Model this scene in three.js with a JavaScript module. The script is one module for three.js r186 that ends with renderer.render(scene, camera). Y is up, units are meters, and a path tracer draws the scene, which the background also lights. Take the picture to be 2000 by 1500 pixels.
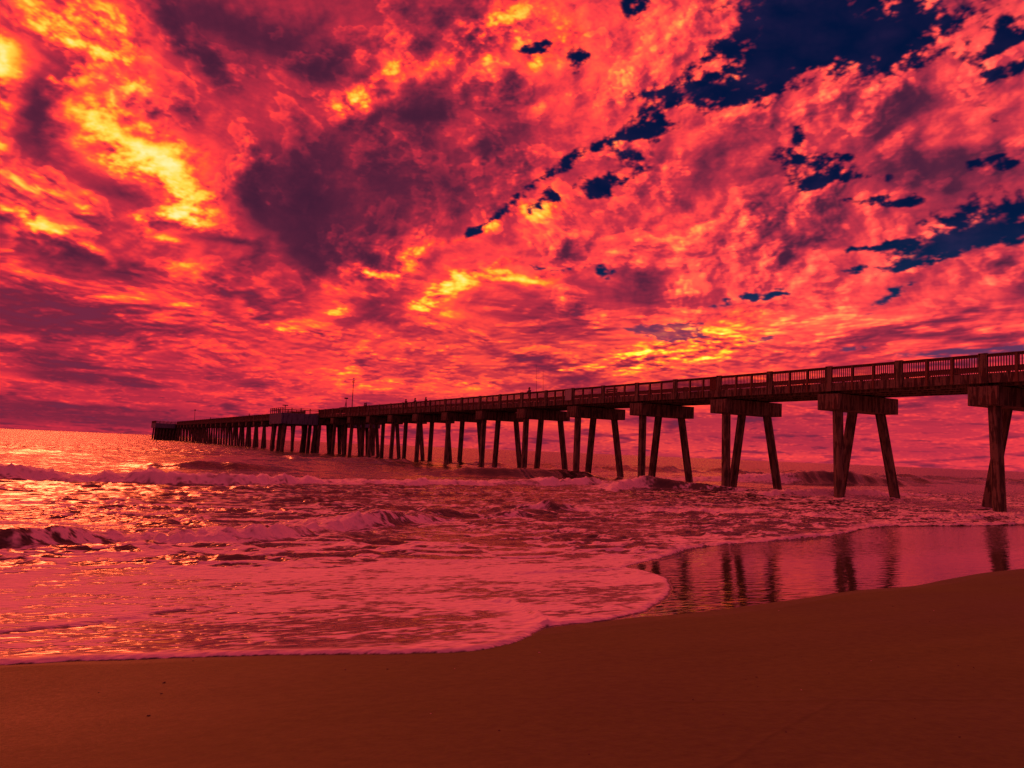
import * as THREE from 'three';
import { MarchingCubes } from 'three/addons/objects/MarchingCubes.js';
import { mergeGeometries } from 'three/addons/utils/BufferGeometryUtils.js';

// ---------------------------------------------------------------- camera, sun, exposure
const scene = new THREE.Scene();
const camera = new THREE.PerspectiveCamera(50.1, 4 / 3, 0.1, 60000);
camera.rotation.order = 'YXZ';
camera.position.set(0, 2.2, 0);
camera.rotation.set(0.0803, 0, 0.0426);
const renderer = new THREE.WebGLRenderer({ antialias: true });
renderer.toneMapping = THREE.LinearToneMapping;
renderer.toneMappingExposure = 1.0;
renderer.shadowMap.enabled = true;

const rad = Math.PI / 180;
const SUN_AZ = -30 * rad, SUN_EL = 25 * rad;          // behind the broken cloud, over the sea
const sunDir = new THREE.Vector3(Math.sin(SUN_AZ) * Math.cos(SUN_EL), Math.sin(SUN_EL), -Math.cos(SUN_AZ) * Math.cos(SUN_EL));
const sun = new THREE.DirectionalLight(new THREE.Color().setRGB(1, 0.12, 0.04), 1.1);
sun.name = 'sun';
sun.position.copy(sunDir).multiplyScalar(400);
sun.target.position.set(0, 0, 0);
sun.castShadow = true;
sun.shadow.radius = 20;
sun.shadow.mapSize.set(4096, 4096);
Object.assign(sun.shadow.camera, { left: -300, right: 300, top: 300, bottom: -300, near: 1, far: 1200 });
scene.add(sun, sun.target);

// ---------------------------------------------------------------- noise
const mulberry = (seed) => () => { seed = (seed + 0x6d2b79f5) | 0; let t = Math.imul(seed ^ (seed >>> 15), 1 | seed); t = (t + Math.imul(t ^ (t >>> 7), 61 | t)) ^ t; return ((t ^ (t >>> 14)) >>> 0) / 4294967296; };
const rnd = mulberry(20417);
const PERM = new Uint8Array(512), GX = new Float32Array(256), GY = new Float32Array(256);
{
  const a = [...Array(256).keys()];
  for (let i = 255; i > 0; i--) { const j = Math.floor(rnd() * (i + 1)); [a[i], a[j]] = [a[j], a[i]]; }
  for (let i = 0; i < 512; i++) PERM[i] = a[i & 255];
  for (let i = 0; i < 256; i++) { const t = rnd() * 6.2831853; GX[i] = Math.cos(t); GY[i] = Math.sin(t); }
}
function gn(x, y, per = 256, perY = per) {                        // gradient noise, about -1..1, repeating every per cells
  const fx = Math.floor(x), fy = Math.floor(y), u = x - fx, v = y - fy;
  let x0 = fx % per, y0 = fy % perY; if (x0 < 0) x0 += per; if (y0 < 0) y0 += perY;
  let x1 = x0 + 1, y1 = y0 + 1; if (x1 === per) x1 = 0; if (y1 === perY) y1 = 0;
  const a = PERM[PERM[x0 & 255] + (y0 & 255)], b = PERM[PERM[x1 & 255] + (y0 & 255)], c = PERM[PERM[x0 & 255] + (y1 & 255)], d = PERM[PERM[x1 & 255] + (y1 & 255)];
  const s = u * u * u * (u * (u * 6 - 15) + 10), t = v * v * v * (v * (v * 6 - 15) + 10);
  const n0 = GX[a] * u + GY[a] * v, n1 = GX[b] * (u - 1) + GY[b] * v, n2 = GX[c] * u + GY[c] * (v - 1), n3 = GX[d] * (u - 1) + GY[d] * (v - 1);
  return 1.5 * (n0 + s * (n1 - n0) + t * (n2 - n0 + s * (n0 - n1 - n2 + n3)));
}
function fbm(x, y, oct, gain = 0.5) { let s = 0, a = 1, w = 0; for (let i = 0; i < oct; i++) { s += a * gn(x, y); w += a; a *= gain; const t = x * 1.98 + 17.3; y = y * 2.03 - 9.1; x = t; } return s / w; }
function fbmP(x, y, oct, per, gain = 0.5, perY = per) { let s = 0, a = 1, w = 0; for (let i = 0; i < oct; i++) { s += a * gn(x, y, per, perY); w += a; a *= gain; x *= 2; y *= 2; per *= 2; perY *= 2; } return s / w; }
function billow(x, y, oct, gain = 0.5) { let s = 0, a = 1, w = 0; for (let i = 0; i < oct; i++) { s += a * (1 - 2.4 * Math.abs(gn(x, y))); w += a; a *= gain; const t = x * 2.03 + 31.7; y = y * 1.97 + 11.9; x = t; } return s / w; }
const clamp = (x, a = 0, b = 1) => (x < a ? a : x > b ? b : x), lerp = (a, b, t) => a + (b - a) * t;
const smooth = (a, b, x) => { const t = clamp((x - a) / (b - a)); return t * t * (3 - 2 * t); };
const lin = (c) => { c /= 255; return c <= 0.04045 ? c / 12.92 : Math.pow((c + 0.055) / 1.055, 2.4); };

// ---------------------------------------------------------------- sky: air and cloud
// cloud banks: azimuth, elevation, half width, half height (degrees), tilt, strength
const BRIGHT = [[-29.1,24.1,2.54,2.14,2,0.5], [-29.9,20.5,0.75,1.20,2,0.35], [-25.9,21.3,1.14,0.45,2,0.25], [-33.2,21.3,0.80,1.50,2,0.45], [-32.7,18.5,0.71,1.52,2,0.4], 
[-32.7,15.7,0.81,0.46,2,0.35], [-26.4,18.3,2.56,1.20,-23,0.45], [-23.7,16.7,2.83,1.64,-38,0.5], [-21.1,14.2,1.92,1.18,-28,0.5], [-25.1,13.0,1.76,0.70,-18,0.42], 
[-22.8,12.0,1.27,0.46,-28,0.4], [-30.5,11.7,1.92,0.91,-13,0.4], [-31.5,10.3,1.31,0.29,2,0.25], [-26.9,10.6,1.20,0.34,-23,0.25], [-21.6,10.1,0.99,0.49,2,0.35], 
[-20.0,9.2,0.51,0.32,2,0.2], [-30.4,14.6,1.66,0.29,-13,0.22], [-28.6,13.8,0.55,0.44,2,0.25], [-15.3,7.5,1.73,0.43,-13,0.42], [-8.2,23.3,3.83,0.73,24,0.42], 
[-12.1,22.2,1.64,0.43,7,0.28], [-2.5,26.3,2.16,1.06,32,0.3], [-0.4,29.1,2.28,1.46,2,0.22], [0.5,25.8,0.87,0.67,22,0.35], [2.3,27.0,1.05,1.05,2,0.25], 
[-7.2,12.7,3.31,0.77,17,0.48], [-9.7,12.0,1.55,0.52,2,0.3], [-3.9,10.5,1.95,0.85,22,0.48], [-1.0,11.8,2.55,0.67,17,0.42], [1.8,12.3,2.47,0.53,7,0.26], 
[-12.6,9.2,1.70,0.85,32,0.22], [-10.9,10.0,1.37,0.55,2,0.2], [-0.5,15.1,2.98,0.49,22,0.32], [2.6,16.0,1.75,0.70,22,0.28], [-11.0,4.5,2.14,0.86,2,0.22], 
[-8.5,4.4,0.77,0.42,2,0.22], [-17.3,2.6,0.72,0.23,2,0.3], [-2.9,4.7,0.96,0.36,2,0.32], [6.7,6.6,5.28,0.91,10,0.24], [11.3,7.1,5.15,0.96,10,0.24], 
[14.6,8.5,3.67,1.00,10,0.14], [-27.3,4.2,1.75,0.42,-3,0.12], [17.2,16.9,13.72,8.93,12,0.1], [8.2,26.1,5.86,2.93,2,0.1], [10.3,15.0,5.10,2.04,17,0.1], 
[28.0,3.9,1.67,0.17,2,0.2], [23.6,11.4,7.46,1.79,10,0.08]];
const DARK = [[-19.9,25.8,5.41,1.80,-8,-0.36], [-22.9,23.6,1.76,0.88,-18,-0.2], [-13.6,24.3,1.92,0.96,2,-0.26], [-8.5,27.9,3.87,1.29,2,-0.16], 
[-31.1,18.7,1.05,2.88,-10,-0.36], [-32.6,22.9,1.01,0.76,2,-0.2], [-14.9,18.1,4.57,1.96,22,-0.28], [-16.0,14.0,3.77,1.64,2,-0.28], [-10.3,16.3,6.80,2.55,22,-0.24], 
[-8.8,21.0,2.52,0.74,2,-0.2], [0.0,20.6,1.78,1.72,2,-0.24], [-4.2,16.7,5.22,1.39,22,-0.12], [-19.5,11.8,2.06,0.57,-13,-0.28], [-13.2,12.1,2.02,1.01,-28,-0.22], 
[-18.0,8.7,2.01,0.49,2,-0.3], [-25.6,9.7,1.90,0.58,-8,-0.28], [-30.8,7.9,2.26,1.06,2,-0.26], [-29.6,6.2,3.53,0.82,2,-0.22], [-28.3,3.8,2.92,0.61,-8,-0.3], 
[-25.5,6.3,1.75,0.58,2,-0.22], [-30.2,0.9,6.39,0.80,0,-0.28], [-23.4,0.8,4.80,0.66,0,-0.2], [0.6,6.3,1.86,0.43,-3,-0.34], [8.0,10.9,2.16,0.87,2,-0.24], 
[-10.2,8.7,2.59,1.04,2,-0.2], [1.6,9.6,2.20,0.78,2,-0.2], [3.4,8.3,2.66,0.35,2,-0.18], [25.4,21.5,3.53,1.13,2,-0.22], [26.0,18.1,4.38,1.41,-8,-0.28], 
[29.7,17.4,3.19,1.59,2,-0.16], [14.7,19.3,2.75,1.94,2,-0.18], [28.0,8.5,3.76,0.50,2,-0.3], [17.4,2.1,10.72,1.30,4,-0.06], [28.0,4.4,2.78,0.56,2,-0.16], 
[-26.8,14.8,1.71,1.14,-28,-0.14], [-28.1,8.9,1.68,0.56,2,-0.1]];
const CLEAR = [[7.1,21.9,10.07,0.44,38,0.3], [3.7,19.4,4.12,0.34,40,0.3], [11.1,23.6,3.58,0.46,27,0.4], [21.7,18.2,2.71,0.30,-10,0.35], [27.4,13.7,4.74,0.33,14,0.4], [31.9,23.4,1.50,0.30,27,0.4],
[21.9,26.6,4.90,1.79,2,1], [17.0,25.1,2.92,1.38,32,1], [18.6,27.9,3.27,1.49,2,1], [25.0,25.4,2.23,1.39,22,0.8], [13.1,23.8,1.44,0.71,12,0.9], 
[8.8,21.8,1.40,0.57,2,0.9], [9.7,24.2,1.80,0.36,2,0.8], [7.4,29.1,0.77,0.70,2,0.8], [0.3,26.7,0.86,0.36,2,0.9], [3.6,26.1,0.56,0.56,2,0.6], [7.7,20.2,1.15,0.47,-18,0.8], 
[5.9,18.3,1.51,0.45,22,0.8], [2.4,16.9,1.18,0.38,37,0.8], [-1.9,15.5,1.54,0.28,32,0.6], [30.7,24.7,1.14,0.76,22,0.9], [31.2,23.1,1.14,0.38,2,0.8], 
[19.9,19.3,1.90,0.40,-13,0.8], [20.5,18.0,1.35,0.34,2,0.7], [18.9,20.8,0.34,0.52,2,0.7], [24.8,16.3,1.85,0.23,2,0.7], [29.6,14.5,3.35,1.13,12,1], 
[24.2,14.2,1.47,0.26,2,0.7], [27.4,13.0,2.93,0.42,14,0.9], [30.4,17.7,0.89,0.29,2,0.7], [30.5,21.3,0.62,0.57,2,0.6], [16.6,10.6,2.45,0.29,10,0.8], 
[10.5,8.5,2.24,0.41,-3,0.8], [24.5,10.5,1.30,0.24,22,0.6], [16.7,8.0,1.05,0.16,2,0.6], [23.0,7.2,0.60,0.18,2,0.6], [29.4,7.1,2.58,0.35,7,0.9], 
[5.8,12.2,0.49,0.42,2,0.6], [2.9,12.9,1.41,0.18,-3,0.5]];
function rampOf(stops) {
  return (v, out) => {
    let i = 0; while (i < stops.length - 2 && v > stops[i + 1][0]) i++;
    const [a, ca] = stops[i], [b, cb] = stops[i + 1], t = clamp((v - a) / (b - a));
    for (let k = 0; k < 3; k++) out[k] = lerp(ca[k], cb[k], t);
  };
}
const stop = (v, r, g, b, k = 1) => [v, [lin(r) * k, lin(g), lin(b)]];
const warmRamp = rampOf([stop(0, 66, 28, 52), stop(0.15, 96, 33, 58), stop(0.3, 140, 38, 62), stop(0.45, 192, 44, 66), stop(0.58, 242, 62, 66, 1.25), stop(0.7, 255, 92, 56, 2.1), stop(0.82, 255, 160, 44, 3), stop(0.95, 255, 220, 76, 3.6), stop(1.15, 255, 246, 170, 3.8)]);
const pinkRamp = rampOf([stop(0, 60, 30, 58), stop(0.15, 92, 36, 62), stop(0.3, 146, 44, 70), stop(0.45, 200, 54, 74), stop(0.58, 240, 78, 80, 1.25), stop(0.7, 253, 108, 92, 1.9), stop(0.82, 255, 138, 104, 2.4), stop(0.95, 255, 166, 112, 2.3), stop(1.15, 255, 215, 150, 2.5)]);
function makeSky() {
  const W = 4096, H = 4096, N = H / 2, data = new Float32Array(W * H * 4);
  // bank strengths on a grid of azimuth -70..70 and elevation 0..60
  const K = 8, GW = 140 * K, GH = 60 * K;
  const raster = (list) => {
    const f = new Float32Array(GW * GH);
    for (const [az, el, rx, ry, tilt, v] of list) {
      const c = Math.cos(tilt * rad), s = Math.sin(tilt * rad), R = 2.6 * Math.max(rx, ry), ce = Math.cos(el * rad);
      for (let j = Math.max(0, Math.floor((el - R) * K)); j < Math.min(GH, (el + R) * K); j++) {
        for (let i = Math.max(0, Math.floor((az + 70 - R / ce) * K)); i < Math.min(GW, (az + 70 + R / ce) * K); i++) {
          const dx = (i / K - 70 - az) * ce, dy = j / K - el, a = (dx * c + dy * s) / rx, b = (-dx * s + dy * c) / ry, e = a * a + b * b;
          if (e < 6.5) f[j * GW + i] += v * Math.exp(-e * 0.9);
        }
      }
    }
    return (az, el) => {
      const x = (az + 70) * K, y = el * K; if (x < 0 || y < 0 || x >= GW - 1 || y >= GH - 1) return 0;
      const i = x | 0, j = y | 0, u = x - i, w = y - j, o = j * GW + i;
      return (f[o] * (1 - u) + f[o + 1] * u) * (1 - w) + (f[o + GW] * (1 - u) + f[o + GW + 1] * u) * w;
    };
  };
  const bright = raster(BRIGHT), dark = raster(DARK), clear = raster(CLEAR);
  const dens = new Float32Array(W * N), val = new Float32Array(W * N), hol = new Float32Array(W * N), wrm = new Float32Array(W * N);
  const sA = Math.sin(-12 * rad), cA = Math.cos(-12 * rad);
  for (let r = 0; r < N; r++) {
    const el = ((r + 0.5) / N) * 90, se = Math.sin(el * rad), ce = Math.cos(el * rad), k = 1 / (se + 0.085), low = smooth(9, 1, el);
    for (let c = 0; c < W; c++) {
      const th = ((c + 0.5) / W - 0.5) * 2 * Math.PI, x = Math.cos(th), z = Math.sin(th);      // as the texture is mapped
      if ((z > -0.6 || el > 42) && (r % 6 || c % 3)) { const o = r * W + c, b = (r - (r % 6)) * W + c - (c % 3); dens[o] = dens[b]; val[o] = val[b]; hol[o] = hol[b]; wrm[o] = wrm[b]; continue; }   // coarser behind and overhead
      let az = Math.atan2(x, -z) / rad;
      const X0 = ce * x * k, Y0 = -ce * z * k, A = X0 * cA - Y0 * sA, B = X0 * sA + Y0 * cA;   // across and along the cloud streets
      const w1 = fbm(A * 0.9 + 5.1, B * 0.7 + 2.2, 3), w2 = fbm(A * 0.9 - 7.7, B * 0.7 + 8.4, 3);
      const a = A + 0.22 * w1, b = B + 0.3 * w2;
      const big = fbm(a * 1.1 + 40, b * 0.7 - 3, 3);
      const hi = smooth(5, 14, el), ua = az * ce + 2.2 * w1, ub = el + 1.6 * w2;               // high up the towers of the cumulus show, low down only the flat layers
      const puffs = -lerp(billow(a * 3.6 + 3, b * 3.0 + 9, 5, 0.58), billow(ua * 0.24 + 0.05 * ub + 3, ub * 0.31 + 9, 6, 0.53), hi);
      const soft = lerp(fbm(a * 2.5, b * 1.9 + 20, 6, 0.54), fbm(ua * 0.13 + 0.06 * ub, ub * 0.2 - 0.03 * ua + 20, 7, 0.56), 0.75 * hi);
      const fine = lerp(fbm(a * 15, b * 12, 4, 0.62), fbm(ua * 0.9 + 0.3 * ub, ub * 1.15 - 0.3 * ua, 4, 0.68), 0.8 * hi);
      const o = r * W + c;
      // a little finer than the banks themselves, so that no bank keeps a round outline
      const wa = 2.2 * w1 + 3 * soft + 0.8 * fine, we = (1.4 * w2 + 2.6 * fbm(a * 2.6 + 60, b * 1.7 - 20, 5, 0.56) + 0.7 * puffs) * (0.25 + 0.75 * smooth(0, 14, el));
      const bAz = az + wa, bEl = Math.max(0, el + we);
      const toSun = Math.acos(clamp(ce * x * sunDir.x + se * sunDir.y + ce * z * sunDir.z, -1, 1)) / rad;
      const far = smooth(33, 48, Math.abs(az)) + smooth(29, 38, el) * (1 - smooth(33, 48, Math.abs(az)));      // past the surveyed banks the cover goes on by chance
      const bd = dark(bAz, bEl), bb = bright(bAz, bEl);
      const cumul = smooth(-8, 14, az - 0.25 * (20 - el)) * smooth(5, 12, el) * (1 - 0.5 * far) + 0.5 * far;
      // two sheets of broken cloud before the high veil: thin margins let the light through, thick middles do not
      const rr = Math.hypot(ua + 12, ub + 2) + 2, lr = Math.log(rr), ph = Math.atan2(ub + 2, ua + 12);          // the streets run together towards the horizon
      const n1 = lerp(fbm(a * 1.7 + 5, b * 1.3, 5, 0.5), 0.4 * fbm(lr * 3 + 5, ph * 3.6, 5, 0.5) + 0.75 * fbm(ua * 0.09 + 0.04 * ub + 5, ub * 0.14 - 0.03 * ua + 1, 5, 0.5), hi), n2 = lerp(fbm(a * 4.6, b * 3.6 + 7, 4, 0.55), fbm(ua * 0.21 + 0.08 * ub, ub * 0.3 - 0.07 * ua + 31, 5, 0.54), hi);
      const d1 = n1 + 0.24 * puffs + 0.07 * fine + 0.04, d2 = n2 + 0.22 * puffs + 0.1 * fine - 0.06, t1 = smooth(0, 0.5, d1), t2 = smooth(0, 0.45, d2), gap = smooth(0.06, 0.4, bb);
      dens[o] = 0.75 * t1 + 0.6 * t2 + (0.25 + 0.4 * cumul) * puffs * 0.6 + 0.1 * fine;
      let v = 0.452 + 1.15 * bd + bb * lerp(1, 0.72, smooth(10, 6, el)) + 0.14 * big * (1 - low * 0.6) + (0.34 * puffs + 0.4 * fine + 0.34 * soft - 0.06) * gap + 0.045 * fine;
      const back = (1 - 0.3 * cumul) * (1 - 0.3 * gap);
      v += smooth(0, 0.06, d1) * (0.03 + 0.13 * (1 - smooth(0, 0.12, d1)) - 0.4 * t1 * back);
      v += smooth(0, 0.06, d2) * (0.02 + 0.13 * (1 - smooth(0, 0.12, d2)) - 0.3 * t2 * back);
      v += 0.16 * Math.exp(-((toSun / 26) ** 2)) * smooth(-0.1, 0.5, soft + bb);
      v += low * 0.22 * fbm(az * 0.07 + 0.5 * w1, el * 0.75 + 3, 4, 0.55) + smooth(10.5, 9.5, el) * 0.05 - 0.2 * smooth(62, 130, toSun);      // thinner light away from the sun
      v = lerp(v, 0.43 + 0.5 * (v - 0.43), smooth(5, 0.5, el) * 0.8);
      val[o] = v;
      const chance = smooth(0.12, 0.5, fbm(A * 0.55 + 70, B * 0.35 - 30, 2)) * smooth(35, 70, toSun) * far;
      const hs = clear(az + 0.5 * wa, Math.max(0, el + 0.5 * we)) + 0.8 * chance;
      hol[o] = hs > 0.03 ? smooth(0.14, 0.58, hs * (1 + 0.3 * soft) - 0.42 * puffs - 0.8 * fine - 0.38 * soft - 0.04) * smooth(0.03, 0.16, hs) : 0; hol[o] *= 1 - 0.5 * smooth(0.1, 0.42, fine + 0.3 * n2) * (1 - smooth(0.7, 1.1, hs));
      wrm[o] = clamp(smooth(62, 18, toSun) * 0.85 + smooth(14, 4, el) * smooth(75, 25, Math.abs(az)) * 0.6 + 0.35 * smooth(0.1, 0.3, bb));
    }
  }
  const out = [0, 0, 0], o2 = [0, 0, 0];
  for (let r = 0; r < N; r++) {
    const el = ((r + 0.5) / N) * 90, ce = Math.cos(el * rad);
    for (let c = 0; c < W; c++) {
      const o = r * W + c, th = ((c + 0.5) / W - 0.5) * 2 * Math.PI, az = Math.atan2(Math.cos(th), -Math.sin(th));
      // light side of the lumps: towards the sun
      let dx = az - SUN_AZ; if (dx > Math.PI) dx -= 2 * Math.PI; if (dx < -Math.PI) dx += 2 * Math.PI;
      let dy = el * rad - SUN_EL; dx *= ce; const d = Math.hypot(dx, dy) + 0.15;
      const ex = -dx / d, ey = -dy / d + 0.35, at = (s) => dens[clamp(Math.round(r + 2 * ey * s), 0, N - 1) * W + ((Math.round(c + (ex * s) / Math.max(ce, 0.2)) + W) % W)];
      let v = val[o] + ((0.34 * (dens[o] - at(2)) + 0.4 * (dens[o] - at(7)) + 0.22 * (dens[o] - at(18)))) * smooth(1, 9, el);
      const h = hol[o] * (1 - 0.2 * smooth(11, 9, el));
      v += 0.1 * smooth(0.02, 0.3, h) * (1 - h);
      v = Math.min(v, 1.3); if (v < 0.2) v = 0.2 * Math.exp((v - 0.2) / 0.2); if (v > 0.86) v = 0.86 + (v - 0.86) * 0.62;
      warmRamp(v, out); pinkRamp(v, o2);
      const blue = [0.0012 + 0.004 * smooth(16, 3, el), 0.0068 + 0.03 * smooth(18, 3, el), 0.041 + 0.07 * smooth(18, 3, el)];
      const i = ((H - N + r) * W + c) * 4;
      out[1] *= 1 + 0.7 * smooth(13, 6, el) * Math.exp(-(((az / rad - 6) / 17) ** 2)) * smooth(0.3, 0.6, v);      // amber low in the south
      const veil = 0.05 * clamp(0.3 + dens[o]); blue[0] += 0.35 * veil; blue[1] += 0.1 * veil; blue[2] += 0.3 * veil;
      for (let k = 0; k < 3; k++) data[i + k] = lerp(lerp(o2[k], out[k], wrm[o]), blue[k], h);
      data[i + 3] = 1;
    }
  }
  for (let r = 0; r < H - N; r++) for (let c = 0; c < W; c++) { const i = (r * W + c) * 4; data[i] = 0.25; data[i + 1] = 0.03; data[i + 2] = 0.04; data[i + 3] = 1; }
  const t = new THREE.DataTexture(data, W, H, THREE.RGBAFormat, THREE.FloatType);
  t.mapping = THREE.EquirectangularReflectionMapping; t.magFilter = t.minFilter = THREE.LinearFilter; t.needsUpdate = true;
  return t;
}
scene.background = makeSky();
scene.environment = scene.background;

// ---------------------------------------------------------------- helpers for things
const A0 = 0.4959, CA = Math.cos(A0), SA = Math.sin(A0);
const toWorld = (p, q, y = 0) => new THREE.Vector3(p * CA - q * SA, y, -(p * SA + q * CA));     // p metres along the shore, q metres out to sea
const taken = new Map();
function numbered(name) { const n = taken.get(name) ?? 0; taken.set(name, n + 1); return n ? `${name}_${String(n).padStart(3, '0')}` : name; }
function structure(mesh, name) { mesh.name = numbered(name); mesh.userData.kind = 'structure'; mesh.castShadow = mesh.receiveShadow = true; scene.add(mesh); return mesh; }
function thing(name, label, category, group, pos, turn = 0) {
  const o = new THREE.Group(); o.name = numbered(name); o.userData = { label, category }; if (group) o.userData.group = group;
  if (pos) o.position.copy(pos); o.rotation.y = turn; scene.add(o); return o;
}
function part(parent, name, geo, mat, kind) {
  const m = new THREE.Mesh(geo, mat); m.name = name; m.castShadow = m.receiveShadow = true; if (kind) m.userData.kind = kind; parent.add(m); return m;
}
const mat = (r, g, b, rough, extra = {}) => new THREE.MeshStandardMaterial({ color: new THREE.Color().setRGB(r, g, b), roughness: rough, ...extra });
function texture(w, h, fill, srgb = true, wrap = THREE.RepeatWrapping) {
  const d = new Uint8Array(w * h * 4), c = [0, 0, 0];
  for (let j = 0; j < h; j++) for (let i = 0; i < w; i++) { fill((i + 0.5) / w, (j + 0.5) / h, c); const o = (j * w + i) * 4; d[o] = c[0]; d[o + 1] = c[1]; d[o + 2] = c[2]; d[o + 3] = 255; }
  return dataTexture(d, w, h, srgb, wrap);
}
function dataTexture(d, w, h, srgb, wrap) {
  const t = new THREE.DataTexture(d, w, h); t.magFilter = t.minFilter = THREE.LinearFilter; t.wrapS = t.wrapT = wrap; if (srgb) t.colorSpace = THREE.SRGBColorSpace; t.needsUpdate = true; return t;
}
const enc = (l) => { l = clamp(l); return 255 * (l <= 0.0031308 ? 12.92 * l : 1.055 * Math.pow(l, 1 / 2.4) - 0.055); };
const along = (pts, x) => { if (x <= pts[0][0]) return pts[0][1]; for (let i = 1; i < pts.length; i++) if (x < pts[i][0]) { const [a, b] = pts[i - 1], [c, d] = pts[i]; return b + (d - b) * (x - a) / (c - a); } return pts[pts.length - 1][1]; };
const alongSmooth = (pts, x) => { const n = pts.length; if (x <= pts[0][0]) return pts[0][1]; if (x >= pts[n - 1][0]) return pts[n - 1][1]; let i = 0; while (x >= pts[i + 1][0]) i++;
  const P = (k) => pts[clamp(k, 0, n - 1)], s = (k) => { const a = P(k - 1), b = P(k + 1); return (b[1] - a[1]) / (b[0] - a[0]); }, h = P(i + 1)[0] - P(i)[0], t = (x - P(i)[0]) / h, t2 = t * t, t3 = t2 * t;
  return (2 * t3 - 3 * t2 + 1) * P(i)[1] + (t3 - 2 * t2 + t) * h * s(i) + (3 * t2 - 2 * t3) * P(i + 1)[1] + (t3 - t2) * h * s(i + 1); };

// ---------------------------------------------------------------- the shore
// where the still film of backwash meets the rising sand, out to sea as a function of the place along the shore
const WET = [[-80, 12.5], [-20, 8.7], [-6, 8.15], [-0.31, 7.93], [0.81, 7.7], [2.03, 7.5], [3.42, 7.45], [4.65, 7.65], [5.53, 7.79], [6.12, 7.86], [6.8, 7.86], [7.5, 7.94], [9.07, 8.28], [10.73, 8.62], [11.51, 8.62], [12.32, 8.7], [13.68, 9.08], [15.17, 9.5], [17.31, 9.83], [28, 11.4], [60, 15], [160, 27]];
const lie = (q) => { const u = 17 - Math.max(q, -3); return 0.035 * (Math.sqrt(u * u + 1.5) + u) / 2; };      // the foreshore falls two degrees to the sea
function sandY(p, q) {
  const s = alongSmooth(WET, p) - q + 0.05 * gn(p * 0.5 + 9, q * 0.2);
  let y = 0.04 * (Math.sqrt(s * s + 0.25) + Math.min(s, 12)) / 2 - 0.01;
  if (s > 12) y = 0.04 * 12 - 0.01 + 0.002 * Math.min(s - 12, 400);
  if (s < -5) y -= 0.035 * (-s - 5);
  y += lie(q);
  return Math.max(y, -9) + smooth(0.3, 3, s) * (0.018 * fbm(p * 0.22, q * 0.3, 3) + 0.004 * fbm(p * 1.1, q * 1.6, 2));
}
// the foremost edge of the foaming sheet
const EDGE = [];
{
  const a = [[-80, 13.2], [-20, 8.9], [-6, 8.2], [-2.5, 7.98], [-0.3, 7.78], [0.8, 7.58], [2.01, 7.25], [2.66, 6.99], [3.28, 6.81], [3.78, 6.92], [4.22, 7.25], [4.68, 7.7]];
  const b = [[4.68, 7.7], [5.07, 7.72], [5.53, 7.79], [6.26, 8.09], [6.83, 8.51], [7.41, 9.02], [8.0, 9.62], [8.55, 10.35], [8.87, 10.94], [9.04, 11.63], [9.07, 12.19], [10.08, 12.9], [11.44, 13.79], [13.36, 15.17], [14.42, 15.64], [16.91, 16.36], [19.65, 17.02], [22.49, 18.25], [25.33, 19.7], [28.65, 20.04], [35.3, 20.05], [60, 22], [160, 32]];
  for (const l of [a, b]) for (let i = 0; i < l.length - 1; i++) for (let k = 0; k < 6; k++) {
    const P = (j) => l[clamp(j, 0, l.length - 1)], t = k / 6, c = (m) => 0.5 * (2 * P(i)[m] + (P(i + 1)[m] - P(i - 1)[m]) * t + (2 * P(i - 1)[m] - 5 * P(i)[m] + 4 * P(i + 1)[m] - P(i + 2)[m]) * t * t + (3 * P(i)[m] - P(i - 1)[m] - 3 * P(i + 1)[m] + P(i + 2)[m]) * t * t * t);
    EDGE.push([c(0), c(1)]);
  }
  EDGE.push(b[b.length - 1]);
}
const nearest = (line, p, q) => { let best = 1e9; for (let i = 0; i < line.length - 1; i++) { const [ax, ay] = line[i], [bx, by] = line[i + 1], dx = bx - ax, dy = by - ay, t = clamp(((p - ax) * dx + (q - ay) * dy) / (dx * dx + dy * dy)), ex = p - ax - t * dx, ey = q - ay - t * dy, e = ex * ex + ey * ey; if (e < best) best = e; } return Math.sqrt(best); };
const inside = (p, q) => { let n = 0; for (let i = 0; i < EDGE.length - 1; i++) { const [ax, ay] = EDGE[i], [bx, by] = EDGE[i + 1]; if ((ax <= p) !== (bx <= p) && ay + (by - ay) * (p - ax) / (bx - ax) < q) n++; } return n & 1; };
const SG = { p0: -14, q0: 6, k: 0.05, w: 1500, h: 480 }, SDF = new Float32Array(SG.w * SG.h);
for (let j = 0; j < SG.h; j++) for (let i = 0; i < SG.w; i++) { const p = SG.p0 + i * SG.k, q = SG.q0 + j * SG.k; SDF[j * SG.w + i] = nearest(EDGE, p, q) * (inside(p, q) ? 1 : -1); }
function edgeDistance(p, q) {
  const x = (p - SG.p0) / SG.k, y = (q - SG.q0) / SG.k;
  if (x < 0 || x >= SG.w - 1 || y < 0 || y >= SG.h - 1) return q > SG.q0 + 20 ? 9 : inside(p, q) ? nearest(EDGE, p, q) : -nearest(EDGE, p, q);
  const i = x | 0, j = y | 0, u = x - i, v = y - j, o = j * SG.w + i;
  return (SDF[o] * (1 - u) + SDF[o + 1] * u) * (1 - v) + (SDF[o + SG.w] * (1 - u) + SDF[o + SG.w + 1] * u) * v + 0.03 * gn(p * 2.6, q * 2.6) + 0.012 * gn(p * 9, q * 9);
}
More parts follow.
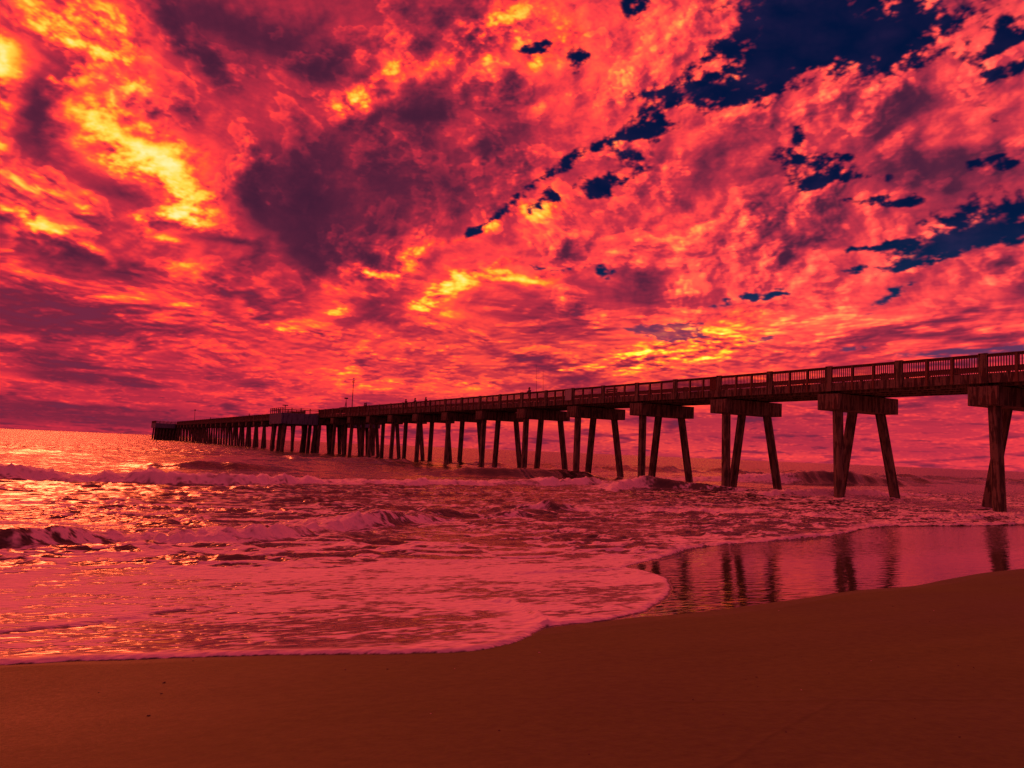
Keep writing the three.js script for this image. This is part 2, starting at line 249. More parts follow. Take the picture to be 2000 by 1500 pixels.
// older edges of foam that lie on the sheet: height of the little step and what is on each side
const STEPS = [
  { line: [[-14, 6.4], [-5, 7.9], [-1.5, 8.8], [-0.38, 9.05], [0.04, 9.14], [0.49, 9.35], [0.99, 9.66], [1.55, 9.92], [2.06, 10.23]], fade: [2.06, 1.4], foam: 0.75 },
  { line: [[4.68, 7.7], [4.89, 8.26], [4.99, 8.6], [5.06, 8.98], [4.9, 9.3]], fade: [4.6, 4.7], foam: 0.9 },
  { line: [[6.3, 11.75], [6.86, 11.71], [7.73, 11.67], [8.4, 11.8], [9.05, 12.1]], fade: [6.3, 6.8], foam: 0.9 },
];
function stepAt(p, q) { let e = 0; if (q < 6 || q > 13 || p > 10) return 0; for (const s of STEPS) { const d = nearest(s.line, p + 0.05 * gn(p * 2, q * 2), q + 0.05 * gn(p * 2 + 9, q * 2)); e = Math.max(e, s.foam * Math.exp(-((d / (0.05 + 0.03 * gn(p * 1.7, q * 1.7))) ** 2)) * smooth(s.fade[0], s.fade[1], p)); } return e; }

// breakers: the line of the crest (p, q), its height (p, metres), how much of it has turned to foam (p, 0..1), width of front and back
const WAVES = [
  { c: [[-60, 37], [-20, 39], [-2.2, 40.6], [6, 39.2], [10.7, 41], [20, 43], [28, 44.6], [36, 48], [44, 53]], h: [[-60, 0.3], [-20, 0.5], [0, 0.6], [6, 0.5], [12, 0.42], [20, 0.5], [34, 0.5], [44, 0]], f: [[-60, 1], [4, 1], [6, 0.8], [9, 1], [40, 1]], a: 0.36, b: 2.2, even: 0.6 },
  { c: [[-20, 16], [-3, 17], [-0.8, 17.2], [0.7, 17.7], [1.2, 17.9]], h: [[-20, 0.2], [-1, 0.3], [0.4, 0.26], [1.3, 0]], f: [[-20, 0.5], [-0.2, 0.55], [0.6, 0.2]], a: 0.2, b: 1.2 },
  { c: [[0.6, 18.1], [1.4, 17.9], [2.6, 17.6], [3.8, 17.9], [4.6, 18.5], [5.2, 19]], h: [[0.6, 0], [1.3, 0.3], [2.8, 0.36], [4, 0.34], [4.8, 0.2], [5.3, 0]], f: [[0.6, 0.7], [1.6, 1], [4.4, 1], [5, 0.7]], a: 0.22, b: 1.1 },
  { c: [[4.6, 19.6], [5.4, 19.7], [7, 20.5], [9, 21.7], [10.4, 22.4]], h: [[4.6, 0], [5.4, 0.28], [7, 0.36], [8.6, 0.3], [10.4, 0]], f: [[4.6, 1], [8, 1], [10, 0.5]], a: 0.22, b: 1.2 },
  { c: [[9, 23], [11, 23.4], [13, 23.6], [15, 24]], h: [[9, 0], [10, 0.22], [11.4, 0.1], [12.6, 0.24], [15, 0]], f: [[9, 0.1], [15, 0.2]], a: 0.35, b: 1.2 },
  { c: [[14, 26], [16, 25.2], [18, 25.4], [21, 25.2], [25, 25.6], [29, 26.2]], h: [[14, 0], [15.4, 0.3], [17, 0.26], [19, 0.16], [21, 0.22], [24, 0.16], [29, 0]], f: [[14, 0.7], [16, 1], [25, 1], [29, 0.5]], a: 0.22, b: 1.2 },
  { c: [[23, 22.4], [28, 22.8], [33, 22.6], [42, 23.4], [60, 25]], h: [[23, 0], [26, 0.14], [31, 0.1], [36, 0.16], [46, 0.14], [60, 0.1]], f: [[23, 0.8], [40, 0.9], [60, 0.9]], a: 0.3, b: 1.4 },
  { c: [[27, 38], [31, 42], [35, 42.4], [38, 41], [43, 39.6]], h: [[27, 0], [30, 0.5], [33.5, 0.75], [36, 0.5], [43, 0]], f: [[27, 1], [32.5, 1], [34, 0.1], [38, 0], [43, 0.5]], a: 0.42, b: 2, even: 1 },
  { c: [[36, 36.6], [40, 37.4], [46, 38.6], [52, 39], [60, 39.4]], h: [[36, 0], [40, 0.4], [48, 0.46], [54, 0.3], [60, 0]], f: [[36, 0.8], [42, 1], [52, 1], [60, 0.6]], a: 0.36, b: 1.9, even: 1 },
  { c: [[50, 62], [58, 61], [66, 60], [74, 60.4], [84, 61], [92, 62]], h: [[50, 0], [58, 0.6], [66, 1.2], [74, 1.35], [82, 0.7], [92, 0]], f: [[50, 1], [63, 1], [66, 0], [92, 0]], a: 0.9, b: 4, even: 1 },
  { c: [[22, 57], [28, 56], [34, 56.4], [42, 58]], h: [[22, 0], [27, 0.7], [33, 0.8], [38, 0.55], [42, 0]], f: [[22, 0], [42, 0.05]], a: 0.9, b: 3, even: 1 },
  { c: [[2, 60], [7, 58.8], [12, 59], [17, 60.5]], h: [[2, 0], [4, 0.2], [8, 0.5], [11, 0.5], [14, 0.25], [17, 0]], f: [[2, 0], [16, 0]], a: 0.9, b: 3, even: 1 },
  { c: [[-60, 88], [0, 90], [40, 93], [120, 97], [200, 104]], h: [[-60, 0.3], [0, 0.3], [40, 0.5], [90, 0.7], [200, 0.6]], f: [[-60, 0], [200, 0]], a: 2.6, b: 5 },
  { c: [[60, 74], [90, 75], [130, 77], [200, 80]], h: [[60, 0], [80, 0.5], [120, 0.6], [200, 0.5]], f: [[60, 0], [200, 0.1]], a: 1.8, b: 4 },
];
for (const w of WAVES) { w.p0 = w.c[0][0]; w.p1 = w.c[w.c.length - 1][0]; w.q0 = Math.min(...w.c.map((x) => x[1])) - 3 * w.a - 1; w.q1 = Math.max(...w.c.map((x) => x[1])) + 3 * w.b + 2; }
let lastP = NaN, crossed = [];
function breakers(p, q, out) {
  out.y = 0; out.foam = 0; out.roll = 0;
  if (p !== lastP) { lastP = p; crossed = []; for (const w of WAVES) { if (p < w.p0 || p > w.p1) continue; const h = along(w.h, p); if (h >= 0.004) crossed.push([w, h, alongSmooth(w.c, p) + (0.2 * gn(p * 1.3, w.q0) + 0.9 * gn(p * 0.3, w.q0)) * w.a, along(w.f, p) * ((w.even ?? 0.35) + (1 - (w.even ?? 0.35)) * smooth(-0.45, 0.05, gn(p * 0.3 + w.q0, 4.5) + 0.4 * gn(p * 1.1, 9.5))), h * ((w.even ?? 0.35) + (1 - (w.even ?? 0.35)) * smooth(-0.35, 0.2, gn(p * 0.19 + 0.5 * w.q0, 2.5) + 0.3 * gn(p * 0.6, w.q0))) * (1.05 + (0.4 * gn(p * 0.22, w.q0) + 0.3 * gn(p * 0.8 + 3, w.q0) + 0.16 * gn(p * 2.4, w.q0)) * (1.2 - (w.even ?? 0.2)))]); } }
  for (const [w, h, at, f, hh] of crossed) {
    if (q < w.q0 || q > w.q1) continue;
    const u = q - at - 0.5 * gn(p * 0.35 + w.q0, q * 0.1) * w.a;
    const y = hh * (u < 0 ? Math.exp(-((u / w.a) ** 2)) : Math.exp(-((u / w.b) ** 2)));
    if (y > 0.003) out.y += y;
    const roll = f * smooth(-1.7 * w.a, -0.9 * w.a, u) * (1 - smooth(0.25 * w.b, 0.8 * w.b, u)) * smooth(0.02, 0.12, h);
    out.roll = Math.max(out.roll, roll);
    out.foam = Math.max(out.foam, f * smooth(-2.2 * w.a, -1.3 * w.a, u) * (1 - 0.65 * smooth(0.5 * w.b, 2.6 * w.b, u)) * (1 - smooth(2, 3, u / w.b)) * smooth(0, 0.12, h));
  }
  return out;
}
const wv = {};
function seaY(p, q) {
  const sd = q < 30 ? edgeDistance(p, q) : 9;
  if (sd <= 0) return lie(q);
  const s = sandY(p, q);
  let y = Math.max(lie(q), s) + 0.03 * (1 - Math.exp(-sd / 0.05)) + 0.012 * Math.exp(-(((sd - 0.06) / 0.05) ** 2)) + 0.045 * stepAt(p, q);
  const c = smooth(0.2, 6, sd);
  y += c * 0.012 * (1 + fbm(p * 1.2, q * 2.2, 3));
  if (q > 11) {
    const k = smooth(12, 22, q), fadeFar = 1 - smooth(140, 420, q);
    y += k * fadeFar * (lerp(0.05, 0.1, smooth(20, 60, q)) * fbm(p * 0.55 + 3, q * 1.0, 4, 0.55) + lerp(0.03, 0.2, smooth(25, 90, q)) * fbm(p * 0.1, q * 0.24 - 4, 3));
    y += smooth(60, 140, q) * (1 - smooth(500, 900, q)) * 0.28 * fbm(p * 0.02 + 7, q * 0.05, 2);
    if (q < 60) { const ch = smooth(12.5, 15, q) * (1 - smooth(36, 60, q)), r = billow(p * 0.55 + 0.3 * gn(p, q * 0.5), q * 1.25 + 2, 3, 0.55); y += ch * lerp(0.13, 0.18, smooth(16, 34, q)) * Math.max(-0.2, r) * (0.7 + 0.6 * gn(p * 0.3, q * 0.4 + 4)); }
    breakers(p, q, wv);
    y += wv.y * (1 - 0.5 * smooth(0.5, 1, wv.roll)) + wv.y * 0.5 * smooth(0.5, 1, wv.roll) * (0.8 + 0.5 * fbm(p * 2.2, q * 2.2, 2));
    if (wv.roll > 0.02) y += wv.roll * wv.roll * lerp(0.14, 0.24, smooth(18, 44, q)) * (0.75 * -billow(p * lerp(3, 1.3, smooth(18, 44, q)), q * lerp(3.4, 1.7, smooth(18, 44, q)), 4, 0.62) + 0.4 * gn(p * 7, q * 7));
  }
  return y;
}
// where the pier's piles stand in the water
const FEET = []; for (let k = -3; k < 8; k++) for (const [x, z] of [[0.16, 0.12], [3.2, 2.64], [5.2, -0.13]]) FEET.push([43 + x, 25.62 + 10.12 * k + z]);
// share of the surface that is foam
function foamAt(p, q, sd) {
  if (sd <= 0) return 0;
  const mid = fbm(p * 0.8 + 4, q * 2.1, 4, 0.6), fine = fbm(p * 4.2, q * 9.5, 4, 0.7), big = fbm(p * 0.22 - 8, q * 0.6 + 5, 2);
  let cover;
  if (q < 40) {
    const older = p < 2.1 && q < along(STEPS[0].line, p) ? smooth(2.1, 1.0, p) : 0;
    cover = lerp(0.55, 0.66, smooth(10, 12.8, q)) - 0.1 * older;
    cover = lerp(cover, 0.54, smooth(16, 19, q));
    cover = lerp(cover, 0.6, smooth(20, 30, p) * smooth(18, 20, q));
    cover = lerp(cover, 0.46, smooth(27, 34, q) * (1 - smooth(26, 40, p)));
  } else cover = 0;
  if (q > 36) { const open = lerp(0.47, -0.3, smooth(40, 43 + 0.28 * Math.max(0, p - 12), q)); cover = q < 40 ? lerp(cover, open, smooth(36, 40, q)) : open; if (q > 75) cover = -0.5; }
  const holes = smooth(0.1, 0.5, gn(p * 0.62 + 2, q * 1.15 + 0.4) * 0.8 + 0.35 * gn(p * 1.6, q * 3)) * smooth(12.8, 14.2, q) * (1 - smooth(17, 20, q));
  const face = q > 12.5 && q < 60 ? smooth(12.5, 15, q) * (billow(p * 0.55 + 0.3 * gn(p, (q + 0.16) * 0.5), (q + 0.16) * 1.25 + 2, 3, 0.55) - billow(p * 0.55 + 0.3 * gn(p, (q - 0.16) * 0.5), (q - 0.16) * 1.25 + 2, 3, 0.55)) : 0;
  let f = smooth(-0.07, 0.12, -0.9 * Math.max(0, face - 0.1) + 0.6 * mid + 0.8 * fine + 0.35 * big + (cover - 0.5) * 1.7 - 1.3 * holes);
  if (q > 11) { breakers(p, q, wv); const b = Math.max(wv.foam * 0.75, wv.roll); f = Math.max(f, smooth(0.2, 0.66, 0.74 * b + 0.5 * mid + 0.62 * fine) * smooth(0.02, 0.2, b)); }
  f = Math.max(f, 0.97 * Math.exp(-((sd / 0.13) ** 2)), smooth(0.75, 0.1, sd) * smooth(-0.25, 0.25, fine + mid + 0.3 - 0.6 * sd) * smooth(0.5, 3.5, p), 1.3 * stepAt(p, q), p > 3 && p < 5.4 && q < 9.4 ? smooth(0.5, 0.12, nearest(STEPS[1].line, p, q) + 0.2 * fine) * (p < 4.68 + 0.28 * (q - 7.7) ? 1 : 0) : 0);
  if (p > 41 && p < 51 && q < 100) for (const [a, b] of FEET) { const dx = p - a, dy = q - b; if (dx * dx + dy * dy < 5) { const d = Math.hypot(dx, dy + 0.35 * Math.max(0, -dy)); f = Math.max(f, smooth(0.25, 0.6, 1.1 - d * 0.75 + 0.6 * mid + 0.4 * fine)); } }
  return clamp(f);
}
const WATER = [0.045, 0.055, 0.034];                        // sandy green water, the same from the film on the sand to the open sea
// colour, roughness and relief of one stretch of the water, laid out in metres along and off the shore
function waterMaps(p0, p1, q0, q1, W, H) {
  const col = new Uint8Array(W * H * 4), rou = new Uint8Array(W * H * 4), bmp = new Uint8Array(W * H * 4);
  for (let i = 0; i < W; i++) for (let j = 0; j < H; j++) {
    const p = p0 + (p1 - p0) * (i + 0.5) / W, q = q0 + (q1 - q0) * (j + 0.5) / H, sd = q < 30 ? edgeDistance(p, q) : 9, f = foamAt(p, q, sd), o = (j * W + i) * 4;
    const n = gn(p * 0.7, q * 0.7), film = sd <= 0 ? 1 : 0;
    const w = WATER, k = 0.92 + 0.04 * n;
    for (let c = 0; c < 3; c++) col[o + c] = enc(lerp(w[c] * (1 + 0.15 * n), k * [1, 0.94, 0.92][c], f));
    const shallow = film ? smooth(8, 16, p) * smooth(11, 14.5, q) : 1;
    const r = lerp(film ? 0.06 + 0.05 * shallow : 0.2, 0.85, f); rou[o] = rou[o + 1] = rou[o + 2] = 255 * r;
    const ripple = film ? 0.03 * fbm(p * 1.6, q * 8, 3) + shallow * (0.1 * fbm(p * 2.4, q * 8.5, 3)) : lerp(0.16, 0.34, smooth(11, 16, q)) * fbm(p * 2.4, q * 5.4, 4, 0.66);
    bmp[o] = bmp[o + 1] = bmp[o + 2] = 255 * clamp(0.35 + ripple + f * (0.2 + 0.3 * fbm(p * 6, q * 9, 3, 0.7)));
    col[o + 3] = rou[o + 3] = bmp[o + 3] = 255;
  }
  const W3 = THREE.MirroredRepeatWrapping;
  const m = new THREE.MeshStandardMaterial({ map: dataTexture(col, W, H, true, W3), roughnessMap: dataTexture(rou, W, H, false, W3), bumpMap: dataTexture(bmp, W, H, false, W3), roughness: 1, metalness: 0, bumpScale: 0.1 });
  return m;
}
const SW = [-12, 52, 6, 27], SF = [-14, 182, 27, 101];
const swashWater = waterMaps(...SW, 1900, 1500), surfWater = waterMaps(...SF, 2000, 900);
const chop = texture(1024, 1024, (u, v, c) => { c[0] = c[1] = c[2] = 255 * clamp(0.5 + 0.42 * fbmP(u * 9, v * 14, 2, 9, 0.6, 14) + 0.3 * fbmP(u * 18, v * 28, 3, 18, 0.55, 28)); }, false);
const openWater = new THREE.MeshPhysicalMaterial({ color: new THREE.Color().setRGB(...WATER), roughness: 0.2, ior: 1.33, bumpMap: chop, bumpScale: 0.38 });
{
  const qs = [6.3]; while (qs[qs.length - 1] < 30000) { const q = qs[qs.length - 1]; let d = q < 11 ? 0.035 : q < 150 ? Math.max(0.04, 0.0042 * q) : 0.02 * q; let n = q + d; for (const e of [27, 101]) if (q < e - 1e-6 && n > e - 0.3 * d) { n = e; break; } qs.push(n); }
  const ss = []; for (let s = -12; s < -0.7; s += 0.12 + 0.14 * (-s - 0.7)) ss.push(s); for (let s = -0.68; s < 2.1; s += 0.0036) ss.push(s); for (let s = 2.15; s < 15; s += 0.05 + 0.13 * (s - 2.1)) ss.push(s);
  const nc = ss.length, nr = qs.length, pos = new Float32Array(nc * nr * 3), uv = new Float32Array(nc * nr * 2), idx = [], g = new THREE.BufferGeometry();
  let o = 0;
  for (let j = 0; j < nr; j++) for (let i = 0; i < nc; i++, o++) {
    const q = qs[j], p = (q + 6) * ss[i], y = seaY(p, q);
    pos[o * 3] = p * CA - q * SA; pos[o * 3 + 1] = y; pos[o * 3 + 2] = -(p * SA + q * CA);
    uv[o * 2] = p; uv[o * 2 + 1] = q;
  }
  const starts = [];
  for (let j = 0; j < nr - 1; j++) {
    const m = qs[j] < 27 - 1e-6 ? 0 : qs[j] < 101 - 1e-6 ? 1 : 2; if (starts.length === m) starts.push(idx.length);
    for (let i = 0; i < nc - 1; i++) { const a = j * nc + i; idx.push(a, a + 1, a + nc, a + 1, a + nc + 1, a + nc); }
  }
  g.setAttribute('position', new THREE.BufferAttribute(pos, 3)); g.setAttribute('uv', new THREE.BufferAttribute(uv, 2)); g.setIndex(new THREE.BufferAttribute(new Uint32Array(idx), 1));
  starts.forEach((s, m) => g.addGroup(s, (starts[m + 1] ?? idx.length) - s, m));
  g.computeVertexNormals();
  // uv are metres; each map is told where its stretch lies
  const place = (m, [p0, p1, q0, q1]) => { for (const k of ['map', 'roughnessMap', 'bumpMap']) { m[k].repeat.set(1 / (p1 - p0), 1 / (q1 - q0)); m[k].offset.set(-p0 / (p1 - p0), -q0 / (q1 - q0)); } };
  place(swashWater, SW); place(surfWater, SF); chop.repeat.set(1 / 26, 1 / 26);
  structure(new THREE.Mesh(g, [swashWater, surfWater, openWater]), 'sea');
}
// ---------------------------------------------------------------- the beach
{
  const T = 24, N = 1600, crease = [[2.9, 3.19], [3.19, 3.3], [3.68, 3.53], [4.12, 3.71], [4.79, 3.96]], shelf = [[3.71, 4.48], [4.79, 3.96], [5.92, 3.37], [7, 2.9]];
  const rough = new Uint8Array(N * N * 4), bump = new Uint8Array(N * N * 4), color = new Uint8Array(N * N * 4), r2 = mulberry(77);
  for (let j = 0; j < N; j++) for (let i = 0; i < N; i++) {
    const u = i / N, v = j / N, p = u * T - 4, q = v * T - 10, o = (j * N + i) * 4;
    const grain = r2(), coarse = fbmP(u * 24, v * 24, 4, 24), patch = fbmP(u * 5, v * 7, 4, 5, 0.55, 7), streak = fbmP(u * 8, v * 60, 2, 8, 0.5, 60);
    const lineD = q > 2.4 && q < 5 && p > 2 && p < 7.5 ? Math.min(nearest(crease, p + 0.03 * gn(p * 6, q * 6), q) / 0.018, nearest(shelf, p, q + 0.04 * gn(p * 3, q * 3)) / 0.03) : 9, mark = Math.exp(-lineD * lineD);
    const wet = smooth(0.05, -0.05, alongSmooth(WET, p) - q - 0.32 + 0.22 * patch + 0.08 * coarse);       // soaked strip that the last wave left, with its own ragged outline
    const k = (1 - 0.1 * mark * (0.6 + grain)) * (p < 4 ? 1 - 0.3 * wet : 1) * (1 + 0.3 * patch + 0.1 * coarse + 0.3 * (grain - 0.5) + 0.1 * streak + 0.22 * fbmP(u * 220, v * 300, 2, 220, 0.6, 300));
    color[o] = enc(0.1 * k); color[o + 1] = enc(0.15 * k); color[o + 2] = enc(0.03 * k);
    let h = 0.5 + 0.1 * (grain - 0.5) + 0.12 * coarse + 0.1 * streak;
    h += 0.15 * mark;
    bump[o] = bump[o + 1] = bump[o + 2] = 255 * clamp(h);
    rough[o] = rough[o + 1] = rough[o + 2] = 255 * lerp(clamp(0.72 + 0.2 * patch + 0.1 * (grain - 0.5)), 0.62, wet);
    color[o + 3] = bump[o + 3] = rough[o + 3] = 255;
  }
  const sm = new THREE.MeshPhysicalMaterial({ specularIntensity: 0.4, map: dataTexture(color, N, N, true, THREE.RepeatWrapping), roughnessMap: dataTexture(rough, N, N, false, THREE.RepeatWrapping), bumpMap: dataTexture(bump, N, N, false, THREE.RepeatWrapping), roughness: 1, bumpScale: 0.02 });
  for (const k of ['map', 'roughnessMap', 'bumpMap']) { sm[k].repeat.set(1 / T, 1 / T); sm[k].offset.set(4 / T, 10 / T); }
  const axis = (lo, a, b, hi, step) => { const l = [], r = []; for (let x = a, d = step; x > lo; d *= 1.13) { x -= d; l.unshift(Math.max(x, lo)); } const m = []; for (let x = a; x < b; x += step) m.push(x); for (let x = b, d = step; x < hi; d *= 1.13) { r.push(x); x += d; } r.push(hi); return [...l, ...m, ...r]; };
  const ps = axis(-4000, -4, 24, 4000, 0.06), qs = axis(-3000, 1.5, 14, 260, 0.05), nc = ps.length, nr = qs.length, pos = [], uv = [], idx = [];
  for (const q of qs) for (const p of ps) { const v = toWorld(p, q, sandY(p, q)); pos.push(v.x, v.y, v.z); uv.push(p, q); }
  for (let j = 0; j < nr - 1; j++) for (let i = 0; i < nc - 1; i++) { const a = j * nc + i; idx.push(a, a + 1, a + nc, a + 1, a + nc + 1, a + nc); }
  const g = new THREE.BufferGeometry(); g.setAttribute('position', new THREE.Float32BufferAttribute(pos, 3)); g.setAttribute('uv', new THREE.Float32BufferAttribute(uv, 2)); g.setIndex(idx); g.computeVertexNormals();
  structure(new THREE.Mesh(g, sm), 'sand_beach');
}

// ---------------------------------------------------------------- pier materials
function concreteMaps(seed, base, streakiness, rust, size, dark) {      // vertical run-off stains, rust blooms, pores
  const col = texture(size, size, (u, v, c) => {
    const s1 = fbmP(u * 18 + seed, v * 2, 3, 18, 0.6, 2), s2 = fbmP(u * 40, v * 4 + seed, 3, 40, 0.6, 4), b = fbmP(u * 5 + seed, v * 5, 4, 5, 0.55), f = fbmP(u * 60, v * 60, 2, 60);
    const st = smooth(0.05 - 0.25 * dark, 0.34 - 0.22 * dark, s1 + 0.5 * s2 + 0.35 * b) * streakiness, ru = smooth(0.05, 0.5, b + 0.4 * s2) * rust, k = (1 + 0.28 * b + 0.14 * f) * (1 - 0.88 * st), m = 1;
    c[0] = enc(lerp(base[0], base[0] * 1.25, ru) * k * m); c[1] = enc(lerp(base[1], base[1] * 0.72, ru) * k * m); c[2] = enc(lerp(base[2], base[2] * 0.42, ru) * k * m);
  });
  const bmp = texture(size / 2, size / 2, (u, v, c) => { c[0] = c[1] = c[2] = 255 * clamp(0.5 + 0.35 * fbmP(u * 20 + seed, v * 20, 3, 20, 0.6)); }, false);
  return { map: col, bumpMap: bmp };
}
const stained = (seed, base, st, rust, rough, bump, size = 512, dark = 0) => new THREE.MeshStandardMaterial({ ...concreteMaps(seed, base, st, rust, size, dark), roughness: rough, bumpScale: bump });
const CONCRETE = [0.2, 0.19, 0.11];                           // one stained concrete for the whole pier
const M = {
  concrete: stained(23, CONCRETE, 0.85, 0.5, 0.8, 0.03, 1024, 0.8),
  skirt: stained(61, [0.18, 0.24, 0.3], 0.7, 0.1, 0.8, 0.02), timber: stained(71, [0.13, 0.075, 0.045], 0.4, 0.4, 0.75, 0.01), post: stained(83, [0.17, 0.1, 0.05], 0.4, 0.5, 0.75, 0.01),
  dark: mat(0.03, 0.028, 0.03, 0.6), metal: mat(0.16, 0.15, 0.15, 0.45, { metalness: 0.6 }), pale: mat(0.5, 0.5, 0.48, 0.6), sign: mat(0.42, 0.5, 0.42, 0.55), orange: mat(0.36, 0.16, 0.07, 0.7),
};
// a box whose uv are metres / 4, with its lower edges a little chamfered by the normals' own facets
function box(w, h, d, x = 0, y = 0, z = 0, off = 0) {
  const g = new THREE.BoxGeometry(w, h, d), uv = g.attributes.uv, n = g.attributes.normal, P = g.attributes.position;
  for (let i = 0; i < uv.count; i++) {
    const nx = Math.abs(n.getX(i)), ny = Math.abs(n.getY(i)), px = P.getX(i), py = P.getY(i), pz = P.getZ(i);
    const [a, b] = nx > 0.5 ? [pz, py] : ny > 0.5 ? [px, pz] : [px, py];
    uv.setXY(i, a / 4 + off * 0.371 + nx * 0.21, b / 4 + off * 0.173);
  }
  g.translate(x, y, z); return g;
}
function bar(a, b, w, off = 0, taper = 1) {                    // square bar from a to b with chamfered corners
  const A = new THREE.Vector3(...a), B = new THREE.Vector3(...b), len = A.distanceTo(B), c = w * 0.14, s = w / 2, sh = [[s, s - c], [s - c, s], [c - s, s], [-s, s - c], [-s, c - s], [c - s, -s], [s - c, -s], [s, c - s]];
  const pos = [], uv = [], idx = [], dir = B.clone().sub(A).normalize(), ex = new THREE.Vector3(0, 0, -1).cross(dir).normalize(); if (ex.lengthSq() < 0.1) ex.set(1, 0, 0); const ez = dir.clone().cross(ex).normalize();
  for (let k = 0; k < 8; k++) {
    const [x0, z0] = sh[k], [x1, z1] = sh[(k + 1) % 8], base = pos.length / 3;
    for (const [x, z, e, t] of [[x0, z0, 0, 0], [x1, z1, 0, 1], [x0, z0, 1, 0], [x1, z1, 1, 1]]) { const f = e ? taper : 1, v = A.clone().addScaledVector(ex, x * f).addScaledVector(ez, z * f).addScaledVector(dir, e * len); pos.push(v.x, v.y, v.z); uv.push((k * 0.37 * w + t * w * 0.6) / 4 + off * 0.29, (e * len) / 4 + off * 0.17); }
    idx.push(base, base + 1, base + 2, base + 1, base + 3, base + 2);
  }
  for (const e of [0, 1]) { const base = pos.length / 3; for (let k = 0; k < 8; k++) { const v = A.clone().addScaledVector(ex, sh[k][0]).addScaledVector(ez, sh[k][1]).addScaledVector(dir, e * len); pos.push(v.x, v.y, v.z); uv.push(0.1, 0.1); } for (let k = 1; k < 7; k++) idx.push(base, base + k, base + k + 1); }
  const g = new THREE.BufferGeometry(); g.setAttribute('position', new THREE.Float32BufferAttribute(pos, 3)); g.setAttribute('uv', new THREE.Float32BufferAttribute(uv, 2)); g.setIndex(idx); g.computeVertexNormals(); return g;
}
function bevelBox(w, h, d, bev) {                              // box with chamfered edges, uv in metres / 4
  const sh = new THREE.Shape(); const a = w / 2 - bev, b = h / 2 - bev; sh.moveTo(-a, -b); sh.lineTo(a, -b); sh.lineTo(a, b); sh.lineTo(-a, b); sh.closePath();
  const g = new THREE.ExtrudeGeometry(sh, { depth: d - 2 * bev, bevelEnabled: true, bevelThickness: bev, bevelSize: bev, bevelSegments: 1, steps: 1 }); g.translate(0, 0, -d / 2 + bev);
  const uv = g.attributes.uv, n = g.attributes.normal, P = g.attributes.position;
  for (let i = 0; i < uv.count; i++) { const nx = Math.abs(n.getX(i)), ny = Math.abs(n.getY(i)); const [s, t] = nx > 0.6 ? [P.getZ(i) + 1.3, P.getY(i)] : ny > 0.6 ? [P.getX(i), P.getZ(i)] : [P.getX(i), P.getY(i)]; uv.setXY(i, s / 4, t / 4); }
  return g;
}
const moved = (g, x, y, z) => g.clone().translate(x, y, z);
const shiftUv = (g, a, b) => { const c = g.clone(), u = c.attributes.uv; for (let i = 0; i < u.count; i++) u.setXY(i, u.getX(i) + a, u.getY(i) + b); return c; };

